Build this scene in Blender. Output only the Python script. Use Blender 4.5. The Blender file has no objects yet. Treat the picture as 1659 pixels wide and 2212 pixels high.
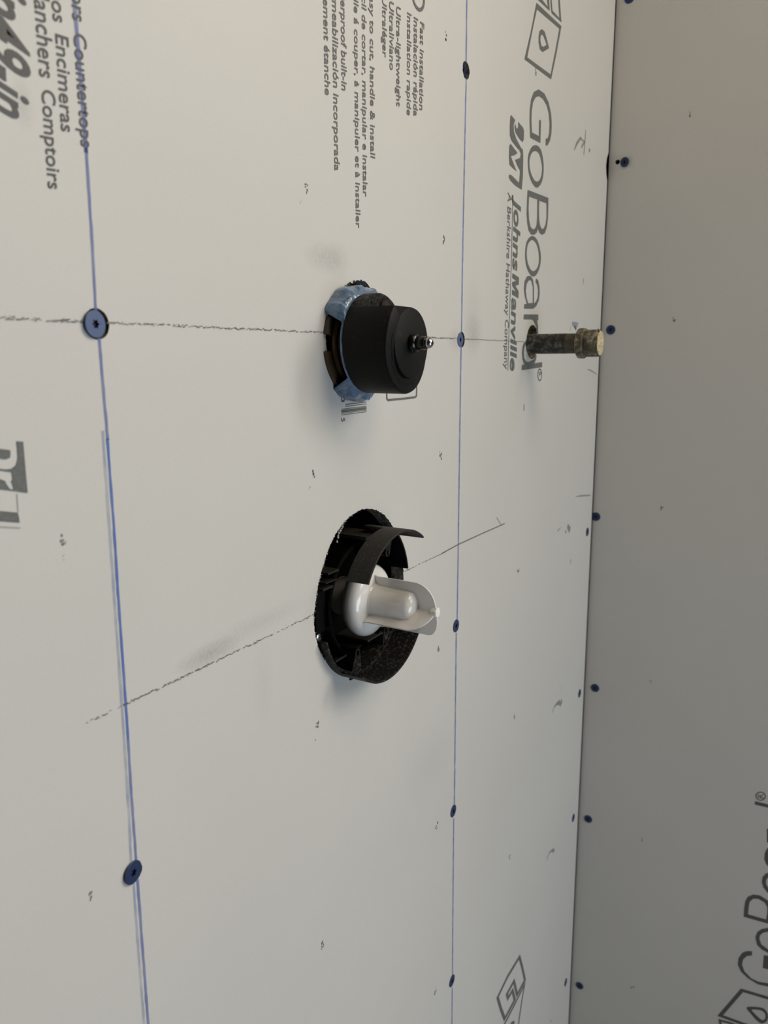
import bpy, bmesh, math, random
from mathutils import Vector, Matrix, noise
random.seed(7)
S = bpy.context.scene
C = bpy.context.collection

# ------------------------------------------------------------------ camera, light, exposure
F = 1685.0; CX, CY = 829.5, 1106.0          # focal length and centre of the 1659x2212 frame
D = 0.3118; ZC = 1.35                       # distance of the camera from the valve wall, height above floor
def _basis():
    ex = Vector((1845 - CX, 771 - CY, F)).normalized()
    ed = Vector((865 - CX, 9700 - CY, F)); ed = (ed - ex * ed.dot(ex)).normalized()
    ez = -ed; ey = ez.cross(ex)
    return ex, ey, ez
EX, EY, EZ = _basis()                       # world axes seen by the camera (x right, y down, z forward)
cam = bpy.data.cameras.new('camera'); camo = bpy.data.objects.new('camera', cam); C.objects.link(camo)
cam.sensor_fit = 'VERTICAL'; cam.sensor_height = 36.0; cam.lens = F / 2212 * 36.0
cam.clip_start = 0.01; cam.clip_end = 50
R = Matrix(((EX.x, -EX.y, -EX.z), (EY.x, -EY.y, -EY.z), (EZ.x, -EZ.y, -EZ.z)))
camo.matrix_world = Matrix.Translation((0, -D, ZC)) @ R.to_4x4()
cam.dof.use_dof = True; cam.dof.focus_distance = 0.60; cam.dof.aperture_fstop = 11
S.camera = camo

W = bpy.data.worlds.new('world'); S.world = W; W.use_nodes = True
wn = W.node_tree.nodes; wl = W.node_tree.links
bg = wn['Background']; bg.inputs['Color'].default_value = (0.80, 0.90, 1.0, 1); bg.inputs['Strength'].default_value = 0.015

def area(name, loc, target, size, sizey, power, col):
    l = bpy.data.lights.new(name, 'AREA'); l.shape = 'RECTANGLE'; l.size = size; l.size_y = sizey
    l.energy = power; l.color = col
    o = bpy.data.objects.new(name, l); C.objects.link(o); o.location = loc
    o.rotation_euler = (Vector(target) - Vector(loc)).to_track_quat('-Z', 'Y').to_euler()
    return o
area('window_daylight', (1.30, -1.75, 2.05), (0.55, 0, 1.35), 1.6, 0.9, 16.0, (1.0, 0.95, 0.80))
area('ceiling_lamp', (0.55, -0.95, 2.45), (0.5, 0, 1.5), 0.6, 0.6, 5.4, (1.0, 0.82, 0.60))
area('low_cool_fill', (0.45, -2.1, 0.75), (0.6, 0, 1.0), 1.2, 0.8, 13.4, (0.75, 0.865, 1.0))  # added cool fill that lifts the lower wall, no known window there
area('high_right_fill', (1.70, -1.30, 2.40), (0.4, 0, 1.6), 0.8, 0.8, 19.8, (1.0, 0.94, 0.90))  # added fill from high right to balance the wall tones, not a known window
S.view_settings.view_transform = 'Standard'; S.view_settings.look = 'None'
S.view_settings.gamma = 1.0; S.view_settings.use_curve_mapping = False
S.view_settings.exposure = 0.0

# ------------------------------------------------------------------ helpers
def ray(px, py):
    c = Vector((px - CX, py - CY, F)); return Vector((EX.dot(c), EY.dot(c), EZ.dot(c)))
def A(px, py, t=0.0):                       # photo point -> (x, z) on the valve wall, t metres in front of it
    r = ray(px, py); k = (D - t) / r.y; return (r.x * k, r.z * k + ZC)
XB0, XBS = 1.1326, -0.0071                  # right wall: x = XB0 + XBS*(z-ZC)
def B(px, py):                              # photo point -> (y, z) on the right wall
    r = ray(px, py); k = (XB0) / (r.x - XBS * r.z); return (-D + r.y * k, r.z * k + ZC)
mapA = lambda off: (lambda x, y, z: (x, -off - z, y))
mapB = lambda off: (lambda x, y, z: (XB0 + XBS * (y - ZC) - off - z, x, y))
def cr(c): return tuple(c) + (1,)

def mat(name, col, rough=0.5, metal=0.0, spec=0.5, n=None, bump=None, coat=0.0, trans=0.0, **kw):
    m = bpy.data.materials.new(name); m.use_nodes = True
    nt = m.node_tree; b = nt.nodes['Principled BSDF']
    b.inputs['Base Color'].default_value = cr(col); b.inputs['Roughness'].default_value = rough
    b.inputs['Metallic'].default_value = metal; b.inputs['Specular IOR Level'].default_value = spec
    b.inputs['Coat Weight'].default_value = coat; b.inputs['Transmission Weight'].default_value = trans
    tc = nt.nodes.new('ShaderNodeTexCoord')
    if n:                                   # (scale, detail, [(pos, colour), ...])
        t = nt.nodes.new('ShaderNodeTexNoise'); t.inputs['Scale'].default_value = n[0]; t.inputs['Detail'].default_value = n[1]
        t.inputs['Roughness'].default_value = 0.65
        nt.links.new(tc.outputs['Object'], t.inputs['Vector'])
        r = nt.nodes.new('ShaderNodeValToRGB'); e = r.color_ramp.elements
        while len(e) < len(n[2]): e.new(0.5)
        for k, (p, c) in enumerate(n[2]): e[k].position = p; e[k].color = cr(c)
        nt.links.new(t.outputs['Fac'], r.inputs['Fac']); nt.links.new(r.outputs['Color'], b.inputs['Base Color'])
    if bump:
        t = nt.nodes.new('ShaderNodeTexNoise'); t.inputs['Scale'].default_value = bump[0]; t.inputs['Detail'].default_value = 4
        nt.links.new(tc.outputs['Object'], t.inputs['Vector'])
        q = nt.nodes.new('ShaderNodeBump'); q.inputs['Distance'].default_value = bump[1]; q.inputs['Strength'].default_value = 1
        nt.links.new(t.outputs['Fac'], q.inputs['Height']); nt.links.new(q.outputs['Normal'], b.inputs['Normal'])
    return m

def link(name, me, m=None, parent=None, smooth=False):
    o = bpy.data.objects.new(name, me); C.objects.link(o)
    if m:
        for q in (m if isinstance(m, (list, tuple)) else [m]): me.materials.append(q)
    if parent: o.parent = parent; o.matrix_parent_inverse = parent.matrix_world.inverted()
    if smooth: me.polygons.foreach_set('use_smooth', [True] * len(me.polygons))
    return o
def obj(name, bm, m=None, parent=None, smooth=False, sharp=35):
    bmesh.ops.recalc_face_normals(bm, faces=bm.faces[:])
    me = bpy.data.meshes.new(name); bm.to_mesh(me); bm.free()
    o = link(name, me, m, parent, smooth)
    if smooth:
        me.set_sharp_from_angle(angle=math.radians(sharp))
    return o
def pydata(name, vs, fs, m=None, parent=None):
    me = bpy.data.meshes.new(name); me.from_pydata(vs, [], fs); me.update(); return link(name, me, m, parent)
def thing(name, label, cat, loc, group=None):
    o = bpy.data.objects.new(name, None); C.objects.link(o); o.location = loc; o.empty_display_size = .02
    o['label'] = label; o['category'] = cat
    if group: o['group'] = group
    bpy.context.view_layer.update()
    return o
def tag(o, label, cat, group=None):
    o['label'] = label; o['category'] = cat
    if group: o['group'] = group
    return o

def smooth_loop(p, k=5):
    out = []; n = len(p)
    for i in range(n):
        a, b, c, d = p[i - 1], p[i], p[(i + 1) % n], p[(i + 2) % n]
        for j in range(k):
            t = j / k
            out.append(tuple(.5 * ((2 * b[q]) + (-a[q] + c[q]) * t + (2 * a[q] - 5 * b[q] + 4 * c[q] - d[q]) * t * t + (-a[q] + 3 * b[q] - 3 * c[q] + d[q]) * t ** 3) for q in (0, 1)))
    return out
def fill(loops, fn, ext=0.0):               # filled 2D outline with holes -> mesh
    c = bpy.data.curves.new('tmp', 'CURVE'); c.dimensions = '2D'; c.fill_mode = 'BOTH' if ext else 'FRONT'; c.extrude = ext
    SC = 10.0
    for lp in loops:
        s = c.splines.new('POLY'); s.points.add(len(lp) - 1); s.use_cyclic_u = True
        for k, q in enumerate(lp): s.points[k].co = (q[0] * SC, q[1] * SC, 0, 1)
    o = bpy.data.objects.new('tmp', c); C.objects.link(o)
    c.extrude = ext * SC
    dg = bpy.context.evaluated_depsgraph_get(); dg.update()
    me = bpy.data.meshes.new_from_object(o.evaluated_get(dg))
    bpy.data.objects.remove(o); bpy.data.curves.remove(c)
    for v in me.vertices: v.co = fn(v.co.x / SC, v.co.y / SC, v.co.z / SC)
    return me
_capH = []
def text_mesh(s, bold):
    c = bpy.data.curves.new('tmp', 'FONT'); c.body = s; c.size = 1; c.offset = bold; c.resolution_u = 4
    o = bpy.data.objects.new('tmp', c); C.objects.link(o)
    dg = bpy.context.evaluated_depsgraph_get(); dg.update()
    me = bpy.data.meshes.new_from_object(o.evaluated_get(dg))
    bpy.data.objects.remove(o); bpy.data.curves.remove(c)
    return me
def text(wall, s, p0, p1, cap, mt, parent, bold=0.02, italic=0.21, name='printed_lettering'):
    """p0, p1: ends of the base line and cap: a point at capital height, all photo points on the wall."""
    U = A if wall == 'A' else B
    a = Vector(U(*p0)); b = Vector(U(*p1)); c = Vector(U(*cap))
    d = (b - a); L = d.length; d.normalize()
    up = Vector((-d.y, d.x))
    h = (c - a).dot(up)
    me = text_mesh(s, bold)
    if not _capH:
        t = text_mesh('H', 0); _capH.append(max(v.co.y for v in t.vertices))
    xs = [v.co.x for v in me.vertices]; x0, x1 = min(xs), max(xs)
    fn = mapA(0.0002) if wall == 'A' else mapB(0.0002)
    for v in me.vertices:
        u = (v.co.x - x0) / (x1 - x0) * L; w = v.co.y / _capH[0] * h
        q = a + d * (u + w * italic) + up * w
        v.co = fn(q.x, q.y, 0)
    return link(name, me, mt, parent)
def inked(wall, loops, mt, parent, ox=0, oy=0, sc=1.0, smooth=(), name='printed_logo', off=0.0002):
    U = A if wall == 'A' else B
    out = []
    for k, lp in enumerate(loops):
        w = [U(ox + x / sc, oy + y / sc) for x, y in lp]
        if smooth is True or k in smooth: w = smooth_loop(w, 4)
        out.append(w)
    return link(name, fill(out, mapA(off) if wall == 'A' else mapB(off)), mt, parent)
def stroke(wall, pts, width, mt, parent, closed=False, ox=0, oy=0, sc=1.0, name='printed_line', off=0.0002, smooth=False, raw=False):
    U = A if wall == 'A' else B
    w = [Vector(p) if raw else Vector(U(ox + p[0] / sc, oy + p[1] / sc)) for p in pts]
    if smooth: w = [Vector(q) for q in smooth_loop([tuple(p) for p in w], 5)][:None if closed else -9]
    fn = mapA(off) if wall == 'A' else mapB(off)
    n = len(w); L = []; Rr = []
    for i in range(n):
        p = w[i]; a = w[i - 1] if (i or closed) else p; b = w[(i + 1) % n] if (i < n - 1 or closed) else p
        d1 = (p - a).normalized() if (p - a).length > 1e-9 else (b - p).normalized()
        d2 = (b - p).normalized() if (b - p).length > 1e-9 else d1
        n1 = Vector((-d1.y, d1.x)); n2 = Vector((-d2.y, d2.x)); m = n1 + n2
        m = m.normalized() if m.length > 1e-6 else n1
        k = min(2.5, 1 / max(.3, m.dot(n1)))
        ww = (width[min(i, len(width) - 1)] if isinstance(width, (list, tuple)) else width) / 2
        L.append(p + m * ww * k); Rr.append(p - m * ww * k)
    vs = [fn(q.x, q.y, 0) for q in L + Rr]
    fs = [(i, (i + 1) % n, n + (i + 1) % n, n + i) for i in range(n if closed else n - 1)]
    return pydata(name, vs, fs, mt, parent)

def ring_bm(bm, prof, cx, cz, th0=0.0, th1=360.0, n=64, close=False):
    """turn a profile of (radius, t) about the axis pointing out of the wall at (cx, cz)"""
    full = abs(th1 - th0) >= 359.9
    rows = []
    for i in range(n if full else n + 1):
        a = math.radians(th0 + (th1 - th0) * i / n)
        rows.append([bm.verts.new((cx + r * math.cos(a), -t, cz + r * math.sin(a))) for r, t in prof])
    m = len(prof)
    for i in range(n):
        r0, r1 = rows[i], rows[(i + 1) % len(rows)]
        for j in range(m if close else m - 1):
            q = (r0[j], r0[(j + 1) % m], r1[(j + 1) % m], r1[j])
            bm.faces.new(q)
    if not full and close:
        bm.faces.new(rows[0]); bm.faces.new(rows[-1])
    if full and not close:
        for k in (0, m - 1):
            if prof[k][0] < 1e-5: pass
    return rows
def lathe(name, prof, cx, cz, m, parent, n=64, th0=0, th1=360, close=False, sharp=35):
    bm = bmesh.new(); ring_bm(bm, prof, cx, cz, th0, th1, n, close)
    bmesh.ops.remove_doubles(bm, verts=bm.verts[:], dist=1e-6)
    return obj(name, bm, m, parent, True, sharp)
def box_bm(bm, x0, x1, t0, t1, z0, z1):
    v = [bm.verts.new((x, -t, z)) for x in (x0, x1) for t in (t0, t1) for z in (z0, z1)]
    for q in ((0, 1, 3, 2), (4, 6, 7, 5), (0, 4, 5, 1), (2, 3, 7, 6), (0, 2, 6, 4), (1, 5, 7, 3)): bm.faces.new([v[k] for k in q])
def box(name, x0, x1, t0, t1, z0, z1, m, parent, bev=0.0):
    bm = bmesh.new(); box_bm(bm, x0, x1, t0, t1, z0, z1)
    if bev: bmesh.ops.bevel(bm, geom=bm.edges[:], offset=bev, segments=2, affect='EDGES')
    return obj(name, bm, m, parent)

# ------------------------------------------------------------------ materials
def board_mat(name, base):
    m = mat(name, base, rough=0.55, spec=0.35, bump=(900, 0.00005)); nt = m.node_tree; b = nt.nodes['Principled BSDF']
    tc = nt.nodes.new('ShaderNodeTexCoord')
    def N(sc, det, lo, hi):
        t = nt.nodes.new('ShaderNodeTexNoise'); t.inputs['Scale'].default_value = sc; t.inputs['Detail'].default_value = det
        nt.links.new(tc.outputs['Object'], t.inputs['Vector'])
        r = nt.nodes.new('ShaderNodeMapRange'); r.inputs['From Min'].default_value = .3; r.inputs['From Max'].default_value = .7
        r.inputs['To Min'].default_value = lo; r.inputs['To Max'].default_value = hi
        nt.links.new(t.outputs['Fac'], r.inputs['Value']); return r.outputs['Result']
    fac = None
    outs = [N(5, 5, .975, 1.02), N(1400, 2, .97, 1.03)]
    # soft dirty rubs: (x, y, z, radius x, radius z, strength)
    rubs = [] if name != 'foam_board_front' else [
        (A(697, 556), .012, .006, .10), (A(728, 562), .009, .007, .09), (A(1023, 722), .012, .010, .10), (A(1022, 690), .012, .022, .06),
        (A(455, 1412), .016, .004, .16), (A(560, 1345), .03, .004, .06), (A(50, 225), .003, .006, .10), (A(570, 1480), .006, .02, .03),
        (A(985, 735), .010, .006, .10), (A(1090, 500), .012, .03, .04), (A(930, 1640), .03, .02, .04)]
    for (cx, cz), rx, rz, st in rubs:
        mp = nt.nodes.new('ShaderNodeMapping'); mp.vector_type = 'TEXTURE'
        mp.inputs['Location'].default_value = (cx, 0, cz); mp.inputs['Scale'].default_value = (rx * 2, 1, rz * 2)
        nt.links.new(tc.outputs['Object'], mp.inputs['Vector'])
        g = nt.nodes.new('ShaderNodeTexGradient'); g.gradient_type = 'SPHERICAL'
        nt.links.new(mp.outputs['Vector'], g.inputs['Vector'])
        t = nt.nodes.new('ShaderNodeTexNoise'); t.inputs['Scale'].default_value = 420; t.inputs['Detail'].default_value = 3
        nt.links.new(tc.outputs['Object'], t.inputs['Vector'])
        k = nt.nodes.new('ShaderNodeMath'); k.operation = 'MULTIPLY'
        nt.links.new(g.outputs['Fac'], k.inputs[0]); nt.links.new(t.outputs['Fac'], k.inputs[1])
        k2 = nt.nodes.new('ShaderNodeMath'); k2.operation = 'MULTIPLY_ADD'; k2.inputs[1].default_value = -st * 3.2; k2.inputs[2].default_value = 1
        nt.links.new(k.outputs[0], k2.inputs[0]); outs.append(k2.outputs[0])
    cur = outs[0]
    for o in outs[1:]:
        k = nt.nodes.new('ShaderNodeMath'); k.operation = 'MULTIPLY'; nt.links.new(cur, k.inputs[0]); nt.links.new(o, k.inputs[1]); cur = k.outputs[0]
    mx = nt.nodes.new('ShaderNodeVectorMath'); mx.operation = 'SCALE'; mx.inputs[0].default_value = base
    nt.links.new(cur, mx.inputs['Scale']); nt.links.new(mx.outputs['Vector'], b.inputs['Base Color'])
    return m
M_board = board_mat('foam_board_front', (0.66, 0.645, 0.615))
M_boardR = board_mat('foam_board_right', (0.66, 0.645, 0.615))
M_core = mat('board_core', (.2, .2, .17), .95, n=(300, 6, [(.35, (.06, .06, .045)), (.5, (.22, .21, .17)), (.68, (.52, .50, .42))]), bump=(700, .0006))
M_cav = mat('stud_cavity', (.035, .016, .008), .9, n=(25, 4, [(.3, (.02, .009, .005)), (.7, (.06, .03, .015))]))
M_ink = mat('grey_ink', (.135, .14, .135), .6, n=(500, 2, [(.35, (.12, .125, .12)), (.65, (.155, .16, .155))]))
M_inkd = mat('dark_ink', (.085, .083, .085), .6)
M_inkm = mat('soft_grey_ink', (.14, .135, .13), .6)
M_inkl = mat('pale_grey_ink', (.42, .42, .40), .6)
M_inkR = mat('right_board_ink', (.10, .10, .098), .6)
M_pencil = mat('pencil', (.17, .165, .155), .6)
M_speck = mat('speck_ink', (.24, .22, .22), .6)
M_bluemark = mat('blue_smudge_ink', (.30, .32, .38), .6)
def chalk_mat(name, col, lo, hi, sc=60):
    m = bpy.data.materials.new(name); m.use_nodes = True; nt = m.node_tree; b = nt.nodes['Principled BSDF']
    b.inputs['Base Color'].default_value = cr(col); b.inputs['Roughness'].default_value = .9
    tc = nt.nodes.new('ShaderNodeTexCoord'); t = nt.nodes.new('ShaderNodeTexNoise'); t.inputs['Scale'].default_value = sc; t.inputs['Detail'].default_value = 5
    nt.links.new(tc.outputs['Object'], t.inputs['Vector'])
    r = nt.nodes.new('ShaderNodeMapRange'); r.inputs['From Min'].default_value = .35; r.inputs['From Max'].default_value = .65
    r.inputs['To Min'].default_value = lo; r.inputs['To Max'].default_value = hi
    nt.links.new(t.outputs['Fac'], r.inputs['Value']); nt.links.new(r.outputs['Result'], b.inputs['Alpha'])
    return m
M_chalk = chalk_mat('blue_chalk', (.10, .19, .56), .62, .9)
M_chalkp = chalk_mat('pale_blue_chalk', (.17, .22, .50), .50, .72)
M_chalkf = chalk_mat('faint_blue_chalk', (.25, .33, .55), .15, .42)
M_chalk2 = chalk_mat('thin_blue_chalk', (.12, .19, .50), .45, .65)
def blackplastic(name, base, dust, thr, rough=.45, sc=260):
    return mat(name, base, rough, n=(sc, 9, [(.0, base), (thr, base), (min(.99, thr + .14), dust)]), bump=(900, .00008), spec=.16)
M_black = blackplastic('black_plastic', (.0045, .0045, .005), (.022, .021, .02), .60, .5, 160)
M_blackd = blackplastic('dusty_black_plastic', (.009, .009, .009), (.07, .066, .058), .50, .55, 420)
M_blackg = blackplastic('grey_black_plastic', (.028, .0265, .0245), (.075, .07, .062), .55, .6, 600)
M_deep = mat('inner_black_plastic', (.002, .002, .002), .6, spec=.08)
M_rubber = mat('stem_black', (.004, .004, .004), .22)
M_steel = mat('steel', (.55, .54, .52), .22, 1.0)
M_blue = mat('blue_screw_paint', (.015, .03, .10), .45, n=(700, 3, [(.3, (.010, .022, .085)), (.7, (.020, .038, .12))]))
M_bluel = mat('blue_screw_paint_pale', (.08, .125, .26), .42, n=(700, 3, [(.3, (.07, .11, .235)), (.7, (.095, .14, .29))]))
M_recess = mat('screw_recess', (.006, .010, .028), .6)
M_film = mat('blue_film', (.14, .27, .5), .18, spec=.6, n=(90, 5, [(.3, (.085, .155, .27)), (.7, (.20, .32, .50))]), bump=(160, .0012), coat=.4, trans=.15)
M_brass = mat('brown_bronze', (.08, .045, .018), .5, .1, n=(60, 4, [(.3, (.045, .028, .010)), (.7, (.085, .050, .020))]))
M_copper = mat('copper', (.28, .12, .055), .45, .2)
M_brown = mat('brown_housing', (.06, .042, .028), .6)
M_white = mat('white_plastic', (.90, .885, .86), .13, spec=.6, coat=.5)
M_whiteb = mat('white_plastic_tip', (.92, .92, .90), .35)
M_torn = mat('torn_white_paper', (.72, .72, .70), .9)
M_pipe = mat('stained_black_pipe', (.03, .03, .03), .65, n=(150, 10, [(.0, (.008, .008, .007)), (.47, (.022, .022, .019)), (.56, (.10, .10, .085)), (.68, (.30, .27, .21))]), bump=(500, .0003))
M_thread = mat('pipe_thread', (.09, .085, .06), .6, .2, n=(200, 6, [(.3, (.04, .038, .026)), (.7, (.15, .14, .10))]))
M_cap = mat('crusted_brass_cap', (.2, .17, .1), .75, n=(170, 8, [(.0, (.03, .026, .016)), (.42, (.085, .074, .048)), (.54, (.17, .15, .105)), (.66, (.50, .43, .29))]), bump=(500, .0005))
M_crust = mat('cream_crust', (.6, .5, .33), .95, n=(330, 6, [(.3, (.30, .23, .13)), (.5, (.58, .48, .31)), (.7, (.85, .74, .53))]), bump=(500, .001))
M_floor = mat('subfloor', (.30, .29, .27), .8, n=(12, 5, [(.3, (.26, .25, .23)), (.7, (.34, .33, .31))]))

# ------------------------------------------------------------------ the walls
def circ(cx, cz, r, n=20, jag=0, sq=1): return [(cx + r * sq * math.cos(2 * math.pi * i / n) * (1 + random.uniform(-jag, jag)), cz + r * math.sin(2 * math.pi * i / n) * (1 + random.uniform(-jag, jag))) for i in range(n)]
def jag(loop, amp, sub=6):
    out = []
    for i in range(len(loop)):
        a, b = loop[i], loop[(i + 1) % len(loop)]
        for k in range(sub):
            t = k / sub; out.append((a[0] + (b[0] - a[0]) * t + random.uniform(-amp, amp), a[1] + (b[1] - a[1]) * t + random.uniform(-amp, amp)))
    return out
V1 = (.4828, ZC + .0105); V2 = (.4935, ZC - .1825); PP = (.845, ZC + .0155)
hole1 = [A(*p) for p in [(768, 605), (752, 613), (741, 622), (730, 633), (721, 647), (713, 668), (707, 690), (703, 704), (704, 722), (705, 742), (707, 760), (707, 778), (712, 795), (718, 808), (726, 821), (733, 832), (745, 842), (765, 849),
         (790, 846), (808, 828), (818, 795), (824, 755), (824, 710), (818, 665), (806, 630), (792, 611), (780, 605)]]
hole2 = smooth_loop([A(*p) for p in [(795, 1099), (770, 1106), (748, 1124), (728, 1150), (711, 1183), (698, 1223), (687, 1268), (681, 1310), (678, 1345), (684, 1385), (694, 1413), (710, 1436), (733, 1455), (765, 1464), (800, 1450),
         (832, 1418), (855, 1370), (868, 1310), (872, 1250), (868, 1200), (856, 1155), (840, 1123), (818, 1104)]], 3)
hp = circ(*A(1150, 739), .0188, 40, .012)
#   px, py, protrusion, tilt(x,z), pit radius, pale?, label
SCR_A = [
    (207, 700, .0013, (.10, .02), .0074, 1, 'pale blue screw head where left chalk line meets the level pencil line'),
    (289, 1885, .0010, (.11, .0), .0060, 0, 'large dark blue screw head low on the left chalk line'),
    (999.5, 152, -.0040, (.0, -.0), .0072, 2, 'deep-set screw in frayed hole near top of right chalk line'),
    (995, 734, .0003, (.05, .0), .0072, 1, 'blue screw where right chalk line meets the level pencil line'),
    (986, 1352, .0006, (0, 0), .0062, 0, 'blue screw on right chalk line just right of white plug'),
    (980, 1752, .0006, (0, .0), .0060, 0, 'blue screw on right chalk line below the white plug, second from bottom'),
    (977, 2119, .0006, (0, .0), .0060, 0, 'blue screw at the bottom of the right chalk line'),
    (1269.5, 1149, .0006, (0, 0), .0060, 0, 'edge screw beside corner, next to the long scuff and squiggle, topmost of four'),
    (1252.5, 1498, .0006, (0, 0), .0060, 0, 'edge screw beside corner, near the upper hook-shaped pencil mark'),
    (1239, 1767, .0006, (0, 0), .0060, 0, 'edge screw beside corner, near the lower hook-shaped pencil mark'),
    (1222.5, 2122, .0006, (0, 0), .0060, 0, 'edge screw beside corner, right of the bottom diamond logo'),
]
loops = [hole1 and jag(hole1, .0006, 4), jag(hole2, .00045, 3), hp]
for s in SCR_A:
    loops.append(circ(*A(s[0] + (0, 2.2, 7.5)[s[5]], s[1]), s[4], 22, .05 if s[5] == 2 else .02))
def edgeX(z): return XB0 + XBS * (z - ZC) - .0045
zt, zb = 2.45, 0.0
na = A(1313, 360)[1]
outer = [(-1.6, zb), (edgeX(zb), zb), (edgeX(na - .018), na - .018), (edgeX(na) - .006, na - .010), (edgeX(na) - .009, na), (edgeX(na) - .006, na + .010), (edgeX(na + .018), na + .018), (edgeX(zt), zt), (-1.6, zt)]
me = fill([outer] + loops, mapA(-.0061), .006)
me.materials.append(M_board); me.materials.append(M_core)
for p in me.polygons:
    if abs(p.normal.y) < .6: p.material_index = 1
wallA = link('wall_front', me); wallA['kind'] = 'structure'; wallA['label'] = 'off-white printed foam board wall with two valve holes and a pipe'
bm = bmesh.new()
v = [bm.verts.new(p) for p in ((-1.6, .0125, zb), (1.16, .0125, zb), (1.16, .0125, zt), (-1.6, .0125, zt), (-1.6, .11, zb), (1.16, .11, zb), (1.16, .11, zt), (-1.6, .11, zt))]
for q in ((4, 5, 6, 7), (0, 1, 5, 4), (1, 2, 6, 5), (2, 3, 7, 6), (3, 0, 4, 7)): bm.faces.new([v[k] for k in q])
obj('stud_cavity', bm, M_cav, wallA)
# right wall board
def slabB(name, y0, y1, x0, x1, m, parent=None):
    bm = bmesh.new()
    v = [bm.verts.new((XB0 + XBS * (z - ZC) + dx, y, z)) for z in (zb, zt) for dx in (x0, x1) for y in (y0, y1)]
    for q in ((0, 1, 3, 2), (4, 5, 7, 6), (0, 1, 5, 4), (2, 3, 7, 6), (0, 2, 6, 4), (1, 3, 7, 5)): bm.faces.new([v[k] for k in q])
    return obj(name, bm, m, parent)
yh, zh = B(1334, 350)
SCR_B = [
    (1360, -4, .0006, (0, 0), 0, 'dark blue screw cut off by the top edge, right of corner'),
    (1350, 351, .0022, (.30, -.12), 1, 'proud tilted screw with silver rim beside a small black hole'),
    (1319.5, 712.5, .0008, (0, 0), 0, 'blue screw on right wall just past the capped pipe end'),
    (1287.5, 1116, .0008, (0, 0), 0, 'blue screw on right wall just below the corner scratch'),
    (1285.5, 1486, .0008, (0, 0), 0, 'blue screw on right wall across corner from upper hook-shaped mark'),
    (1270.5, 1769, .0008, (0, 0), 0, 'blue screw on right wall, second lowest, across from lower hook mark'),
    (1252, 2129, .0008, (0, 0), 0, 'lowest blue screw on the right wall'),
]
rect = [(-.78, zb), (-.0001, zb), (-.0001, zt), (-.78, zt)]
lb = [rect, circ(yh, zh, .0032, 14, .05)] + [circ(*B(q[0], q[1]), .0058, 20) for q in SCR_B]
me = fill(lb, lambda x, y, z: (XB0 + XBS * (y - ZC) + .006 - z, x, y), .006)
me.materials.append(M_boardR); me.materials.append(M_core)
for p in me.polygons:
    if abs(p.normal.x) < .6: p.material_index = 1
wallB = link('wall_right', me); wallB['kind'] = 'structure'; wallB['label'] = 'greyer shaded printed foam board wall right of the corner'
slabB('stud_framing', -.78, .11, .0125, .03, M_cav, wallB)
fl = box('floor', -1.6, 1.16, -.11, 2.6, -.02, 0, M_floor, None); fl['kind'] = 'structure'

# ------------------------------------------------------------------ chalk and pencil lines
def chalk(pts, w, m, off=.00012, nm='chalk_line'):
    q = [Vector(A(*p)) for p in pts]; out = []; ws = []
    for i in range(len(q) - 1):
        n = max(2, int((q[i + 1] - q[i]).length / .004))
        for k in range(n): out.append(q[i].lerp(q[i + 1], k / n) + Vector((random.uniform(-1, 1) * w * .05, 0))); ws.append(w * random.uniform(.82, 1.12))
    out.append(q[-1]); ws.append(w)
    return stroke('A', out, ws, m, wallA, name=nm, off=off, raw=True)
chalk([(158, -30), (174, 170), (186, 330)], .0022, M_chalk2)
chalk([(186, 318), (197, 490), (207, 672)], .0017, M_chalkp)
chalk([(214, 730), (225, 860), (233, 950)], .0018, M_chalkp)
chalk([(232, 948), (245, 1120), (255, 1280), (269, 1480), (277, 1600)], .0016, M_chalk)
chalk([(277, 1600), (284, 1720), (291, 1812), (294, 1858)], .0017, M_chalkp)
chalk([(297, 1900), (303, 1980), (312, 2100), (321, 2225)], .0019, M_chalkp)
chalk([(222, 930), (235, 1120), (249, 1320), (262, 1500), (271, 1640), (279, 1760), (283, 1862)], .0019, M_chalkf)
chalk([(288.5, 1908), (296, 2010), (305, 2130), (312, 2220)], .0019, M_chalkf)
chalk([(1008.5, -10), (1006.8, 136)], .0026, M_chalk2); chalk([(1007, 170), (1003, 360), (998.5, 600), (997, 718)], .0026, M_chalk2)
chalk([(996, 749), (992.5, 980), (990, 1170), (987.5, 1338)], .0028, M_chalk2); chalk([(985.5, 1367), (983, 1600), (981.5, 1738)], .0028, M_chalk2)
chalk([(980, 1767), (978.5, 1950), (977.5, 2106)], .0028, M_chalk2); chalk([(977, 2133), (976, 2225)], .0028, M_chalk2)

def pencil(x0, x1, z, w=.0010, dens=.75, slope=0.0, nm='pencil_line'):
    vs, fs = [], []; x = x0
    while x < x1:
        L = random.uniform(.0006, .0028)
        if random.random() < dens:
            zz = z + (x - x0) * slope + random.uniform(-.5, .5) * w; a = random.uniform(-.5, .5); h = w * random.uniform(.18, .5) / 2
            dx, dz = L / 2 * math.cos(a), L / 2 * math.sin(a) * .7
            k = len(vs)
            for sx, sz in ((-1, -1), (1, -1), (1, 1), (-1, 1)):
                vs.append((x + sx * dx, -.00025, zz + sx * dz + sz * h))
            fs.append((k, k + 1, k + 2, k + 3))
        x += L * random.uniform(.35, .8)
    return pydata(nm, vs, fs, M_pencil, wallA)
pz = ZC + .0178
pencil(.20, .2545, pz, .0013, .9); pencil(.2645, A(702, 718)[0], pz, .0010, .8)
pencil(.55, A(989, 735)[0], pz, .0011, .8); pencil(A(1001, 735)[0], A(1131, 738)[0], pz, .0009, .9)
pz = ZC - .1772
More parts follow.
